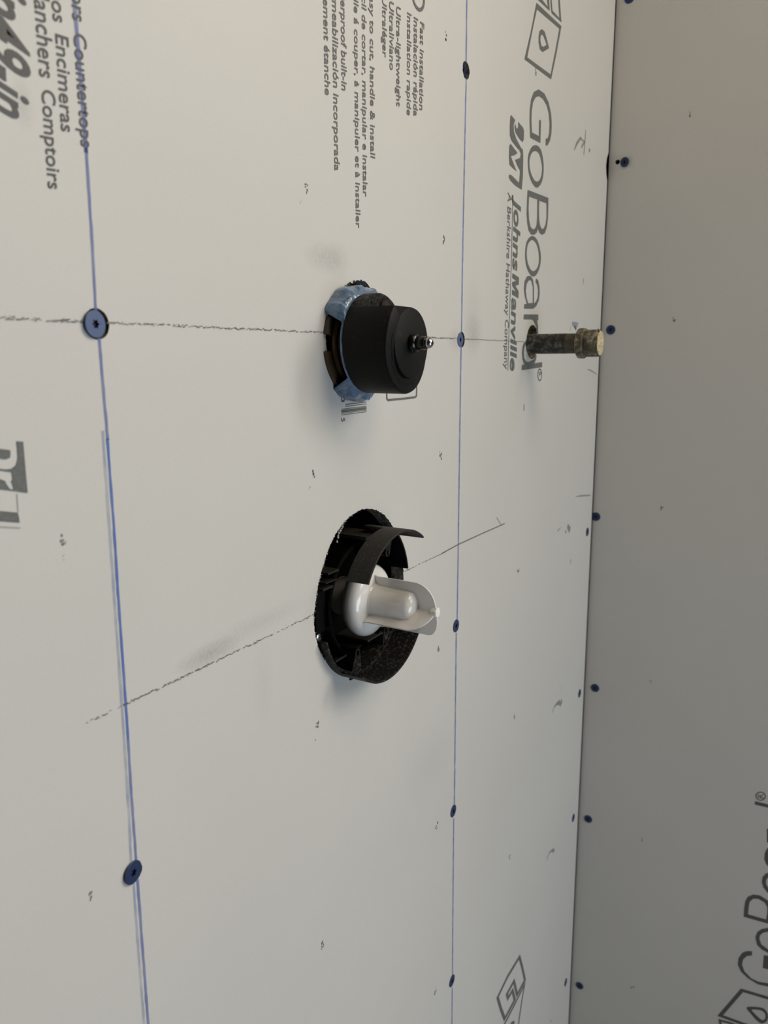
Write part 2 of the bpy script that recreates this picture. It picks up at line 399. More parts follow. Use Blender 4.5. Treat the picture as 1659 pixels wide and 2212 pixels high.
pencil(A(185, 1562)[0], A(270, 1520)[0], pz, .0012, .5); pencil(A(270, 1520)[0], A(560, 1379)[0], pz, .0012, .85); pencil(A(560, 1379)[0], A(678, 1323)[0], pz, .001, .6)
pencil(A(872, 1235)[0], A(960, 1192)[0], pz, .0010, .7)
stroke('A', [(955, 1195), (990, 1176), (1040, 1153), (1090, 1131)], .0011, M_pencil, wallA, name='pencil_line')
stroke('A', [(1073, 1118), (1082, 1133)], .0012, M_inkl, wallA, name='pencil_tick')

# ------------------------------------------------------------------ printing on the valve wall
T = lambda s, p0, p1, cap, mt=M_inkd, bold=.022, it=.21: text('A', s, p0, p1, cap, mt, wallA, bold, it)
Tm = dict(mt=M_inkm)
T('Floors', (150, -78), (157, 42), (178, -78), M_inkd, .008, -.08); T('Countertops', (158.5, 69), (175, 316), (185, 71), M_inkd, .008, -.08)
T('Pisos', (106, -60), (115, 45), (134, -60), M_inkd, .008, -.08); T('Encimeras', (119.5, 72), (132.5, 283), (147, 76), M_inkd, .008, -.08)
T('Planchers', (71, -42), (85.5, 165), (104, -38), M_inkd, .008, -.08); T('Comptoirs', (89.5, 191), (104, 407), (118, 195), M_inkd, .008, -.08)
T('in', (-40, -75), (-36, 3), (58, -45), M_inkd, .018, .25); T('49-in', (-33, 8), (-22, 226), (58, 40), M_inkd, .018, .25)
Q = lambda s_, p0, p1, h: T(s_, p0, p1, (p0[0] + h, p0[1] + h * (771 - p0[1]) / (1845 - p0[0])), M_inkm, .012, -.06)
Q('Fast installation', (907.5, 46), (905.9, 237), 8.6)
Q('Instalación rápida', (894, 36), (893.4, 250), 8.8)
Q('Installation rapide', (879.5, 26), (878.8, 248), 9)
Q('Ultra-lightweight', (856, 12), (856.3, 229), 9.3)
Q('Ultraliviano', (841, 1), (841.8, 150), 9.4)
Q('Ultraléger', (825.7, -10), (826.4, 122), 9.5)
Q('Easy to cut, handle & install', (798.2, -26), (800.6, 340), 9.8)
Q('Fácil de cortar, manipular e instalar', (781.2, -38), (784.3, 424), 9.8)
Q('Facile á couper, à manipuler et à installer', (764, -48), (769, 492), 10)
Q('Waterproof built-in', (735.2, -62), (738, 194), 11.5)
Q('Impermeabilización incorporada', (716, -88), (722.5, 368), 12)
Q('Revêtement étanche', (696.5, -88), (702, 204), 12)
ec = A(903, -11)
stroke('A', [(ec[0] + .0098 * math.cos(a * math.pi / 12), ec[1] + .0098 * math.sin(a * math.pi / 12)) for a in range(24)], .0026, M_ink, wallA, closed=True, name='printed_circle', raw=True)
# word mark
w7 = dict(ox=1040, oy=400, sc=4.915); w6 = dict(ox=1040, oy=0, sc=4.608)
def L6(loops, smooth=(), m=M_ink): return inked('A', loops, m, wallA, smooth=smooth, name='printed_logo', **w6)
def L7(loops, smooth=(), m=M_ink): return inked('A', loops, m, wallA, smooth=smooth, name='printed_logo', **w7)
L6([[(640, 1450), (656, 1448), (682, 1400), (695, 1330), (699, 1240), (692, 1130), (668, 1020), (625, 930), (568, 890), (522, 915), (494, 990), (481, 1100), (479, 1200), (482, 1290), (485, 1370), (585, 1424), (589, 1310), (592, 1200), (575, 1192), (572, 1355), (502, 1318), (497, 1200), (500, 1105), (512, 1020), (538, 970), (570, 956), (612, 985), (650, 1050), (670, 1130), (678, 1235), (674, 1330), (660, 1375), (640, 1382)]])
L6([[(545, 1445), (590, 1490), (613, 1590), (618, 1700), (600, 1810), (555, 1868), (510, 1830), (475, 1740), (462, 1630), (468, 1540), (500, 1465)], [(545, 1505), (575, 1535), (598, 1620), (603, 1700), (588, 1775), (555, 1808), (520, 1785), (490, 1715), (477, 1640), (482, 1570), (507, 1515)]], True)
L7([[(490, 50), (710, 135), (708, 250), (705, 350), (695, 440), (672, 510), (642, 528), (615, 505), (600, 460), (585, 505), (558, 528), (528, 525), (500, 480), (486, 400), (480, 300), (484, 170)],
    [(613, 165), (690, 193), (691, 280), (690, 350), (680, 420), (660, 460), (640, 465), (622, 430), (612, 360), (610, 260)], [(505, 122), (593, 152), (592, 330), (586, 420), (570, 460), (545, 470), (520, 440), (505, 370), (499, 250)]])
L7([[(545, 540), (590, 580), (620, 680), (630, 780), (615, 880), (582, 950), (545, 970), (505, 930), (475, 850), (463, 740), (475, 620), (505, 560)], [(545, 583), (582, 622), (605, 700), (612, 790), (600, 860), (575, 900), (545, 912), (512, 880), (486, 800), (480, 710), (492, 630), (518, 592)]], True)
L7([[(452, 1312), (455, 1264), (482, 1258), (462, 1190), (451, 1110), (458, 1020), (485, 968), (520, 962), (545, 1000), (556, 1080), (556, 1256), (580, 1235), (598, 1190), (601, 1120), (592, 1060), (574, 1025), (583, 990), (601, 1010), (615, 1075), (618, 1150), (608, 1225), (580, 1285), (550, 1312)], [(507, 1006), (530, 1016), (545, 1080), (545, 1250), (495, 1253), (479, 1195), (470, 1120), (480, 1045)]])
L7([[(447, 1425), (450, 1372), (602, 1372), (602, 1430), (590, 1442), (599, 1490), (601, 1576), (585, 1578), (580, 1500), (558, 1445), (540, 1427)]])
dA = inked('A', [[(475, 1648), (452, 1672), (437, 1712), (430, 1780), (436, 1850), (455, 1905), (430, 1910), (427, 1965), (643, 1932), (643, 1878), (560, 1892), (580, 1850), (585, 1800), (572, 1812), (556, 1845), (530, 1862), (500, 1880), (470, 1868), (452, 1830), (449, 1775), (456, 1720), (470, 1690)]], M_ink, wallA, **w7)
stroke('A', [(618 + 21 * math.cos(a * math.pi / 12), 2013 + 60 * math.sin(a * math.pi / 12)) for a in range(24)], .0016, M_ink, wallA, closed=True, name='printed_ring', **w7)
T('R', (1040 + 605 / 4.915, 400 + 1990 / 4.915), (1040 + 605 / 4.915, 400 + 2035 / 4.915), (1040 + 632 / 4.915, 400 + 1990 / 4.915), M_ink, 0, 0)
# company logo beneath it
L6([[(295, 1145), (335, 1195), (319, 1240), (323, 1310), (345, 1380), (388, 1462), (375, 1495), (345, 1460), (300, 1400), (283, 1350), (283, 1240), (288, 1160)]])
L6([[(365, 1213), (412, 1270), (423, 1300), (420, 1390), (408, 1416), (372, 1375), (340, 1320), (329, 1260), (336, 1228), (345, 1272), (358, 1283), (366, 1255)]])
L6([[(290, 1432), (358, 1522), (330, 1545), (292, 1556), (318, 1625), (350, 1706), (310, 1672), (280, 1640), (274, 1560), (278, 1450)]])
L6([[(388, 1465), (412, 1490), (415, 1560), (411, 1760), (400, 1888), (340, 1850), (290, 1800), (272, 1765), (275, 1738), (300, 1745), (375, 1822), (380, 1760), (384, 1700), (358, 1650), (334, 1592), (385, 1572), (392, 1530), (378, 1500)]])
bx_ = lambda y: 1111 - .0245 * (y - 424)
def cap_at(y, h=14): return (bx_(y) + h, y + h * (771 - y) / (1845 - bx_(y)))
T('Johns', (bx_(424), 424), (bx_(581), 581), cap_at(424), M_ink, .026, .16)
T('anville', (bx_(642), 642), (bx_(800), 800), cap_at(642, 13), M_ink, .026, .16)
a_, b_, c_ = (Vector(A(*q)) for q in ((bx_(590), 590), (bx_(636), 636), cap_at(590)))
inkM = []
for u, w in ((0, 0), (0, 1), (.34, 1), (.5, .48), (.66, 1), (1, 1), (1, 0), (.77, 0), (.77, .6), (.58, 0), (.42, 0), (.23, .6), (.23, 0)):
    d_ = (b_ - a_).normalized(); up_ = Vector((-d_.y, d_.x)); h_ = (c_ - a_).dot(up_)
    q = a_ + d_ * (u * (b_ - a_).length + w * h_ * .16) + up_ * w * h_; inkM.append((q.x, q.y))
link('printed_lettering', fill([inkM], mapA(.0002)), M_ink, wallA)
T('A Berkshire Hathaway Company', (1097, 415), (1088.7, 797), (1105, 419), M_ink, .005, .07)
stroke('A', [(333, 110), (318, 800), (300, 1300), (279, 1970)], .0011, M_inkm, wallA, name='printed_rule', **w7)
# diamonds
L6([[(548, 28), (795, 262), (745, 540), (692, 790), (428, 590), (490, 320)], [(552, 92), (520, 240), (455, 570), (688, 742), (740, 480), (775, 285)]])
L6([[(602, 290), (628, 315), (650, 390), (672, 480), (640, 500), (608, 518), (582, 490), (569, 420), (569, 360), (580, 305)], [(603, 342), (618, 360), (636, 405), (648, 445), (630, 460), (612, 468), (594, 450), (585, 400), (590, 355)]])
L6([[(556, -8), (678, 108), (672, -8), (652, -8), (661, 72), (600, -8)]]); L6([[(684, -8), (697, 130), (795, 222), (778, -8), (764, -8), (776, 182), (706, 106), (698, -8)]])
w8 = dict(ox=1030, oy=2000, sc=7.541)
stroke('A', [(694, 505), (500, 828), (338, 1165), (388, 1340), (452, 1515), (618, 1205), (580, 1050), (507, 1180), (490, 1110), (605, 900), (655, 1125), (783, 880), (740, 680)], .0055, M_ink, wallA, closed=True, name='printed_logo', **w8)
stroke('A', [(430, 1640), (620, 1270), (778, 950), (728, 1250), (672, 1640)], .0044, M_ink, wallA, name='printed_logo', **w8)
inked('A', [[(610, 1545), (570, 1560), (520, 1640), (600, 1640), (614, 1560)]], M_ink, wallA, **w8)
# block print at the left edge
w9 = dict(ox=0, oy=930, sc=4.879)
inked('A', [[(172, 112), (243, 118), (266, 390), (290, 658), (138, 636), (140, 600), (118, 535), (132, 510), (122, 440), (60, 430), (-60, 412), (-60, 396), (60, 410), (120, 402), (168, 365), (186, 290), (180, 200)]], M_ink, wallA, **w9)
inked('A', [[(-60, 186), (60, 200), (105, 207), (110, 240), (102, 288), (60, 303), (-60, 290)]], M_ink, wallA, **w9)
inked('A', [[(-60, 498), (0, 512), (50, 530), (70, 570), (100, 612), (138, 626), (138, 637), (-60, 612)]], M_ink, wallA, **w9)
inked('A', [[(-60, 842), (185, 865), (196, 900), (206, 971), (-60, 950)]], M_ink, wallA, **w9)
stroke('A', [(-60, 1010), (215, 1026)], .0006, M_inkl, wallA, **w9); stroke('A', [(178, 668), (192, 860)], .0004, M_inkl, wallA, **w9)
# bar code and box below the upper valve
w1 = dict(ox=640, oy=560, sc=4.608)
for xl, y, th in ((490, 1322, 6), (490, 1346, 9), (490, 1374, 9), (490, 1420, 9), (490, 1439, 7), (450, 1462, 6), (450, 1483, 26), (450, 1503, 5), (450, 1518, 6)):
    s = (697 - xl) * .13
    inked('A', [[(xl, y + s - th / 2), (697, y - th / 2), (697, y + th / 2), (xl, y + s + th / 2)]], M_ink, wallA, name='printed_bar', **w1)
T('8873', (737, 821), (737, 869), (744, 821), M_inkd, 0, 0); T('5', (737.5, 903), (737.5, 911), (745, 903), M_inkd, 0, 0)
stroke('A', [(902, 1250), (900, 1340), (901, 1385), (912, 1402), (1060, 1388), (1180, 1374), (1196, 1360), (1198, 1300), (1198, 1170)], .0017, M_ink, wallA, name='printed_box', **w1)
inked('A', [[(1110, 1305), (1165, 1275), (1165, 1303), (1140, 1310)]], M_ink, wallA, **w1)
# small repeated print specks
def specks(wall, px, py, big=1.0, m=M_speck, n=7):
    U = A if wall == 'A' else B; fn = (mapA if wall == 'A' else mapB)(.0002)
    c = U(px, py); vs, fs = [], []
    for i in range(n):
        x = c[0] + random.uniform(-.0026, .0026) * big; z = c[1] + random.uniform(-.0042, .0042) * big
        w = random.uniform(.0004, .0010) * big; h = random.uniform(.0006, .0019) * big; k = len(vs)
        for a in range(6):
            th = a * math.pi / 3; vs.append(fn(x + w * math.cos(th), z + h * math.sin(th), 0))
        fs.append(tuple(range(k, k + 6)))
    return pydata('printed_speck', vs, fs, m, wallA if wall == 'A' else wallB)
for px, py, bg_ in ((964, 80, .8), (663, 407, .8), (959, 519, .8), (676, 1022, .7), (952, 984, .9), (947, 1405, .9), (136, 1166, .55), (686, 1565, .7), (197, 1935, .5), (943, 1785, .9), (697, 2041, .7), (940, 2139, .9),
                   (1132, 881, .9), (1119, 1232, .9), (1111, 1552, .9), (1101, 1852, .9), (1157, 155, .8), (1260, 608, .8), (1212, 1488, .7), (1233, 1212, .8)):
    specks('A', px, py, bg_)
for px, py in ((650, 437), (669, 1055), (682, 1595), (137, 1205)): specks('A', px, py, .35, n=2)
for px, py in ((1487, 247), (1457, 692), (1430, 1098), (1406, 1471), (1385, 1811), (1366, 2134)): specks('B', px, py, .9, M_inkm, 4)
# scuffs
sc = lambda p, w, m=M_inkl: stroke('A', p, w, m, wallA, name='scuff_mark')
M_scuff = mat('scuff_graphite', (.27, .27, .25), .7)
sc([(1265, 280), (1264, 300), (1261, 335)], [.0008, .0022, .0020], M_scuff); sc([(1240, 325), (1246, 310), (1254, 298), (1262, 306)], [.001, .004, .003, .001], M_scuff)
sc([(1256, 318), (1263, 306)], .003, M_scuff); sc([(1273, 322), (1274, 328)], .005, M_scuff)
sc([(1269, 798), (1278, 801), (1289, 809)], [.0012, .0016, .0006], M_scuff); sc([(1243, 1073), (1255, 1071), (1275, 1070)], [.0005, .0022, .0016], M_scuff)
sc([(1226, 1136), (1229, 1141), (1231, 1146)], [.006, .007, .009], M_scuff); sc([(1222, 1146), (1222.5, 1152)], .003, M_scuff); sc([(1204, 1147), (1211, 1140)], .002)
sc([(1193, 1540), (1197, 1527), (1203, 1520), (1209, 1517)], [.001, .0015, .004, .008], M_scuff); sc([(1211, 1515), (1212, 1522)], .010, M_scuff)
sc([(1181, 1858), (1186, 1843), (1191, 1838), (1195, 1836)], [.001, .0015, .003, .005], M_scuff); sc([(1196, 1835), (1196, 1841)], .006, M_scuff)
sc([(1236, 698), (1245, 702), (1243, 708)], [.004, .008, .010], M_bluemark); sc([(1233, 705), (1231.5, 714)], .0008, M_bluemark)
sc([(1291, 711), (1293, 714)], .004, M_inkd)
sc([(1189, 2203), (1190, 2208)], .002, M_scuff)

# ------------------------------------------------------------------ printing on the right wall
wb = dict(ox=1500, oy=1680, sc=4.157)
def LB(loops, smooth=()): return inked('B', loops, M_inkR, wallB, smooth=smooth, name='printed_logo', **wb)
stroke('B', [(595 + 42 * math.cos(a * math.pi / 12), 165 + 36 * math.sin(a * math.pi / 12)) for a in range(24)], .0013, M_inkR, wallB, closed=True, name='printed_ring', **wb)
text('B', 'R', (1500 + 622 / 4.157, 1680 + 186 / 4.157), (1500 + 618 / 4.157, 1680 + 146 / 4.157), (1500 + 570 / 4.157, 1680 + 178 / 4.157), M_inkR, wallB, .0, 0)
LB([[(545, 210), (542, 240), (700, 278), (860, 322), (860, 292), (700, 249)]])
LB([[(652, 455), (720, 470), (740, 600), (652, 580)]])
LB([[(720, 615), (680, 618), (650, 640), (632, 680), (628, 730), (642, 770), (665, 798), (720, 830)]])
LB([[(760, 850), (700, 848), (645, 858), (612, 892), (606, 940), (620, 985), (661, 1036), (760, 1070)], [(755, 888), (700, 886), (662, 893), (643, 920), (645, 960), (665, 990), (755, 1030)]])
LB([[(443, 1248), (448, 1170), (457, 1110), (480, 1068), (530, 1048), (590, 1057), (661, 1102), (720, 1130), (720, 1328), (661, 1310)], [(482, 1226), (488, 1160), (498, 1112), (530, 1085), (575, 1088), (628, 1118), (655, 1160), (655, 1215), (645, 1272)]])
LB([[(740, 1345), (661, 1348), (605, 1358), (566, 1385), (548, 1430), (562, 1500), (605, 1542), (661, 1572), (740, 1590)], [(735, 1378), (661, 1382), (615, 1392), (590, 1415), (583, 1445), (600, 1495), (661, 1540), (735, 1560)]])
LB([[(517, 1558), (517, 1595), (470, 1602), (437, 1632), (428, 1680), (450, 1738), (510, 1800), (580, 1833), (661, 1845), (740, 1850), (740, 1885), (661, 1875), (570, 1855), (480, 1800), (418, 1740), (390, 1680), (396, 1622), (430, 1572), (470, 1556)]])
LB([[(625, 1592), (614, 1708), (661, 1720), (740, 1738), (740, 1615)]])
stroke('B', [(760, 2020), (661, 1978), (428, 1908), (232, 2135), (450, 2215), (800, 2330)], .0050, M_inkR, wallB, name='printed_logo', **wb)
LB([[(468, 2062), (560, 2058), (622, 2072), (655, 2110), (663, 2150), (645, 2190), (603, 2206), (552, 2172), (508, 2120)], [(514, 2084), (560, 2082), (605, 2092), (636, 2122), (636, 2160), (610, 2176), (572, 2147), (540, 2115)]], True)
stroke('B', [(520, 2290), (330, 2205), (228, 2178), (250, 2290)], .0036, M_inkR, wallB, name='printed_logo', **wb)

# ------------------------------------------------------------------ screws
def screw_head_bm():
    """axis +Z local, head radius 6.4 mm with a six-lobed opening"""
    bm = bmesh.new(); n = 48; prev = None
    star = lambda a: .0019 + .00042 * math.cos(6 * a)
    rows = [(lambda a: .0020, -.006), (lambda a: .0020, -.003), (lambda a: .0060, -.0009), (lambda a: .0064, -.0006), (lambda a: .0064, -.0002), (lambda a: .0061, .0), (star, .0)]
    for f, z in rows:
        cur = [bm.verts.new((f(2 * math.pi * i / n) * math.cos(2 * math.pi * i / n), f(2 * math.pi * i / n) * math.sin(2 * math.pi * i / n), z)) for i in range(n)]
        if prev:
            for i in range(n): bm.faces.new((prev[i], prev[(i + 1) % n], cur[(i + 1) % n], cur[i]))
        prev = cur
    return bm
def recess_bm():
    bm = bmesh.new(); n = 48; prev = None
    star = lambda a, k: (.0019 + .00042 * math.cos(6 * a)) * k
    for k, z in ((1.0, .00001), (.9, -.0016)):
        cur = [bm.verts.new((star(2 * math.pi * i / n, k) * math.cos(2 * math.pi * i / n), star(2 * math.pi * i / n, k) * math.sin(2 * math.pi * i / n), z)) for i in range(n)]
        if prev:
            for i in range(n): bm.faces.new((prev[i], prev[(i + 1) % n], cur[(i + 1) % n], cur[i]))
        prev = cur
    bm.faces.new(prev)
    return bm
bm = screw_head_bm(); bmesh.ops.recalc_face_normals(bm, faces=bm.faces[:]); me_head = bpy.data.meshes.new('screw_head'); bm.to_mesh(me_head); bm.free(); me_head.materials.append(M_blue)
me_headl = me_head.copy(); me_headl.materials.clear(); me_headl.materials.append(M_bluel)
bm = recess_bm(); me_rec = bpy.data.meshes.new('drive_recess'); bm.to_mesh(me_rec); bm.free(); me_rec.materials.append(M_recess)
def screw(pos, nrm, label, pale, group, rim=False):
    o = bpy.data.objects.new('board_screw', None); C.objects.link(o); o.empty_display_size = .01
    o.location = pos; o.rotation_euler = Vector(nrm).to_track_quat('Z', 'Y').to_euler()
    o['label'] = label; o['category'] = 'screw'; o['group'] = group
    for nm, me in (('head', me_headl if pale else me_head), ('drive_recess', me_rec)):
        c = bpy.data.objects.new(nm, me); C.objects.link(c); c.parent = o
    if rim:
        bm = bmesh.new(); n = 40; prev = None
        for r, z in ((.0060, -.0022), (.0071, -.0016), (.0071, -.0006), (.0063, -.0005)):
            cur = [bm.verts.new((r * math.cos(2 * math.pi * i / n), r * math.sin(2 * math.pi * i / n), z)) for i in range(n)]
            if prev:
                for i in range(n): bm.faces.new((prev[i], prev[(i + 1) % n], cur[(i + 1) % n], cur[i]))
            prev = cur
        me = bpy.data.meshes.new('bare_rim'); bm.to_mesh(me); bm.free(); me.materials.append(M_steel)
        c = bpy.data.objects.new('bare_rim', me); C.objects.link(c); c.parent = o; c['label'] = 'scraped silver rim'
    return o
for px, py, pr, tl, pit, pale, lab in SCR_A:
    x, z = A(px, py, pr); screw((x, -pr, z), (tl[0], -1, tl[1]), lab, pale == 1, 'blue screws holding the valve wall board')
for px, py, pr, tl, rim, lab in SCR_B:
    y, z = B(px, py); screw((XB0 + XBS * (z - ZC) - pr, y, z), (-1, tl[0], tl[1]), lab, False, 'blue screws holding the right wall board', rim)
# torn sliver inside the deep-set screw hole
x, z = A(1008, 152)
o = pydata('paper_sliver', [(x - .0012, .0004, z + .0046), (x - .0008, .0016, z + .0046), (x + .0030, .0030, z + .0000), (x + .0012, .0016, z - .0048), (x + .0002, .0004, z - .0046), (x + .0020, .0010, z + .0002)], [(0, 1, 2, 5), (5, 2, 3, 4)], M_torn, wallA)

# ------------------------------------------------------------------ upper valve: black cover on a film-wrapped body
x1, z1 = V1
vt = thing('shower_valve', 'black round plastic covered shower valve with protruding stem in the upper hole', 'valve', (x1, 0, z1))
ZCUT = .0240
def cover():
    """cylinder t .0145 -> front, cut back to the ledge above the chord; front rises as a ramp around the disc"""
    bm = bmesh.new(); Rr = .0346; n = 120
    LED = .0245
    a0 = math.asin(ZCUT / Rr)
    # below the chord: outline arc from angle pi-a0 round the bottom to a0
    def front(a):                            # a: angle; high at upper left, low at lower right
        k = ((math.pi - a0) - a) % (2 * math.pi)
        return .0492 - .0072 * min(1, max(0, (a - (math.pi - a0) - .3) / (2 * math.pi - (math.pi - 2 * a0) - .9)))
    front0 = front
    front = lambda a: front0(a) if a < 2 * math.pi + a0 - .4 else front0(a) + (.0262 - front0(a)) * min(1, (a - (2 * math.pi + a0 - .4)) / .15)
    m = 96; arc = []
    for i in range(m + 1):
        a = (math.pi - a0) + (2 * math.pi - (math.pi - 2 * a0)) * i / m; arc.append(a)
    def P(r, a, t): return bm.verts.new((x1 + r * math.cos(a), -t, z1 + r * math.sin(a)))
    rd = .0240
    rings = []
    for a in arc:
        f = front(a); s = math.sin(a); rmin = rd
        # inner radius follows the disc, kept under the chord
        ri = min(rd, ZCUT / s) if s > 0 else rd
        col = [P(Rr, a, .0145), P(Rr, a, f - .0014), P(Rr - .0004, a, f - .0005), P(Rr - .0012, a, f), P(ri - .0004, a, f), P(ri - .0005, a, .030)]
        rings.append(col)
    for i in range(m):
        for j in range(5): bm.faces.new((rings[i][j], rings[i][j + 1], rings[i + 1][j + 1], rings[i + 1][j]))
    # front between the chord and the disc
    top = [(math.pi - a0) - (math.pi / 2 - a0) * i / 30 for i in range(31)]
    tr_ = [(P(ZCUT / math.sin(a), a, .0488), P(.0236, a, .0488)) for a in top]
    for i in range(30): bm.faces.new((tr_[i][0], tr_[i + 1][0], tr_[i + 1][1], tr_[i][1]))
    # flat top of the lower body
    t0 = rings[0]; t1 = rings[-1]
    bm.faces.new([t0[k] for k in (0, 1, 2, 3, 4, 5)] + [t1[k] for k in (5, 4, 3, 2, 1, 0)])
    return bm
cs = obj('cover_shell', cover(), M_black, vt, True, 40)
# ledge sector above the chord
bm = bmesh.new(); Rr = .0346; a0 = math.asin(ZCUT / Rr); LED = .0238
def seg_pts(r, t, n=40): return [(x1 + r * math.cos(a), -t, z1 + r * math.sin(a)) for a in [a0 + (math.pi - 2 * a0) * i / n for i in range(n + 1)]]
o1 = [bm.verts.new(p) for p in seg_pts(.0346, .0145)]; o2 = [bm.verts.new(p) for p in seg_pts(.0346, LED - .0008)]; o3 = [bm.verts.new(p) for p in seg_pts(.0338, LED)]
for i in range(40): bm.faces.new((o1[i], o1[i + 1], o2[i + 1], o2[i])); bm.faces.new((o2[i], o2[i + 1], o3[i + 1], o3[i]))
bm.faces.new(o3)
obj('cover_ledge', bm, M_blackd, cs, True, 40)
# raised marks on the ledge and wrinkled moulding marks on the front
bm = bmesh.new()
def ridge(bm, pts, w, t, h=.0003):
    for (ax, az), (bx, bz) in zip(pts[:-1], pts[1:]):
        d = Vector((bx - ax, bz - az)); L = d.length
        if L < 1e-7: continue
        n_ = Vector((-d.y, d.x)).normalized() * w / 2
        q = [(ax + n_.x, az + n_.y), (bx + n_.x, bz + n_.y), (bx - n_.x, bz - n_.y), (ax - n_.x, az - n_.y)]
        lo = [bm.verts.new((x, -(t - .0002), z)) for x, z in q]; hi = [bm.verts.new((x, -(t + h), z)) for x, z in q]
        bm.faces.new(hi)
        for k in range(4): bm.faces.new((lo[k], lo[(k + 1) % 4], hi[(k + 1) % 4], hi[k]))
for k, (ang, shape) in enumerate(((112, 'V'), (97, 'E'), (83, 'W'), (66, 'L'))):
    a = math.radians(ang); c = Vector((x1 + .0298 * math.cos(a), z1 + .0298 * math.sin(a))); u = Vector((-math.sin(a), math.cos(a))) * -.0012; v_ = Vector((math.cos(a), math.sin(a))) * .0012
    sh = {'V': [(-1, 1), (0, -1), (1, 1)], 'E': [(1, 1), (-1, 1), (0, 0), (-1, -1), (1, -1)], 'W': [(-1.2, 1), (-1, -1), (0, 0), (1, -1), (1.2, 1)], 'L': [(-1, 1), (0, -1), (1, -1)]}[shape]
    ridge(bm, [tuple(c + u * p[0] + v_ * p[1]) for p in sh], .00035, LED)
ridge(bm, [(x1 + .0262 * math.cos(math.radians(a)), z1 + .0262 * math.sin(math.radians(a))) for a in range(108, 150, 3)], .0006, LED)
obj('moulded_mark', bm, M_blackg, cs)
bm = bmesh.new()
def fr(a): return .0492 - .0072 * min(1, max(0, (math.radians(a) - (math.pi - a0) - .3) / (math.pi + 2 * a0 - .9)))
for r, s, e in ((.0272, 168, 205), (.0285, 205, 262), (.0262, 188, 250), (.0275, 240, 300), (.0292, 250, 292)):
    pts = [(x1 + (r + random.uniform(-.0006, .0006)) * math.cos(math.radians(a)), z1 + (r + random.uniform(-.0006, .0006)) * math.sin(math.radians(a))) for a in range(s, e, 4)]
    for q in range(len(pts) - 1): ridge(bm, pts[q:q + 2], .0004, fr(s + 4 * q) - .0001, .0003)
obj('wrinkled_seam', bm, M_black, cs)
lathe('pivot_boss', [(.0062, LED - .001), (.0062, LED + .0016), (.0045, LED + .0034), (.002, LED + .0042), (0, LED + .0044)], x1 + .004, z1 + .0235, M_blackg, cs, 40)
lathe('front_disc', [(.0240, .036), (.0240, .0478), (.0237, .0486), (.0228, .0490), (0, .0490)], x1, z1, M_black, vt, 96)
lathe('stem_collar', [(.0064, .049), (.0066, .0505), (.0060, .0515), (.0060, .0525), (.0052, .0532), (.0046, .0534)], x1, z1, M_rubber, vt, 48)
st = lathe('stem', [(.0046, .0525), (.0046, .0590), (.0042, .0596), (.0042, .0604), (.0040, .0606), (0, .0606)], x1, z1, M_rubber, vt, 48)
hd = lathe('stem_screw', [(.0036, .0605), (.0038, .0612), (.0037, .0624), (.0030, .0638), (.0018, .0646), (0, .0648)], x1, z1, M_steel, st, 32)
bm = bmesh.new()
for w, h in ((.0032, .0006), (.0006, .0032)): box_bm(bm, x1 - w / 2, x1 + w / 2, .0630, .06486, z1 - h / 2, z1 + h / 2)
obj('cross_slot', bm, M_deep, st)
# valve body inside the wall
vb = lathe('valve_barrel', [(.026, -.06), (.026, .003), (.0270, .0035), (.0270, .0065), (.0262, .007), (.0262, .0147), (0, .0147)], x1, z1, M_brass, vt, 64)
lathe('thread_band', [(.029, -.046)] + [(r, -.046 + .0017 * k + d) for k in range(14) for r, d in ((.0322, .0003), (.0300, .0011))], x1, z1, M_copper, vb, 64)
lathe('housing_block', [(.0262, -.050), (.0262, .0030), (.0364, .0030), (.0368, .0022), (.0368, -.050)], x1, z1, M_brown, vb, 16, 151, 170, True)
lathe('housing_block', [(.0262, -.050), (.0262, .0026), (.0364, .0026), (.0368, .0018), (.0368, -.050)], x1, z1, M_brass, vb, 24, 189, 236, True)
lathe('retaining_ring', [(.0285, .0020), (.0302, .0030), (.0302, .0048), (.0292, .0058), (.0275, .0050), (.0275, .0020)], x1, z1, M_brass, vb, 64, close=True)
# blue film
def film():
    bm = bmesh.new(); n = 220; m = 12; rows = []
    for i in range(n):
        a = 360 * i / n
        if 52 <= a < 146: ro, to, bul = .0410, -.004, .0045
        elif 146 <= a < 156: k = (a - 146) / 10; ro, to, bul = .0410 - .0062 * k, -.004 + .0165 * k, .0045 * (1 - k)
        elif 156 <= a < 222: ro, to, bul = .0348, .0125, .0003
        elif 222 <= a < 234: k = (a - 222) / 12; ro, to, bul = .0348 + .0066 * k, .0125 - .0165 * k, .003 * k
        else: ro, to, bul = .0405, -.004, .003
        ar = math.radians(a); row = []
        for j in range(m + 1):
            s = j / m
            r = ro + (.0325 - ro) * s; t = to + (.0165 - to) * (s ** .8)
            b = bul * math.sin(math.pi * min(1, s * 1.15))
            w = noise.noise(Vector((math.cos(ar) * 4.5, math.sin(ar) * 4.5, s * 2.2))) * .0032 + noise.noise(Vector((math.cos(ar) * 13, math.sin(ar) * 13, s * 3.5))) * .0012
            w *= math.sin(math.pi * s) * (1 if bul > .001 else .35)
            r += b * .55 + w; t += b * .6 + abs(w) * .5
            if r < .0352 and t > .0140 : t = .0140
            row.append(bm.verts.new((x1 + r * math.cos(ar), -t, z1 + r * math.sin(ar))))
        rows.append(row)
    for i in range(n):
        for j in range(m): bm.faces.new((rows[i][j], rows[i][j + 1], rows[(i + 1) % n][j + 1], rows[(i + 1) % n][j]))
    return bm
fo = obj('plastic_film', film(), M_film, None, True, 60)
tag(fo, 'crumpled light blue plastic film wrapped around the upper valve', 'plastic film')
sm = fo.modifiers.new('solid', 'SOLIDIFY'); sm.thickness = .0004
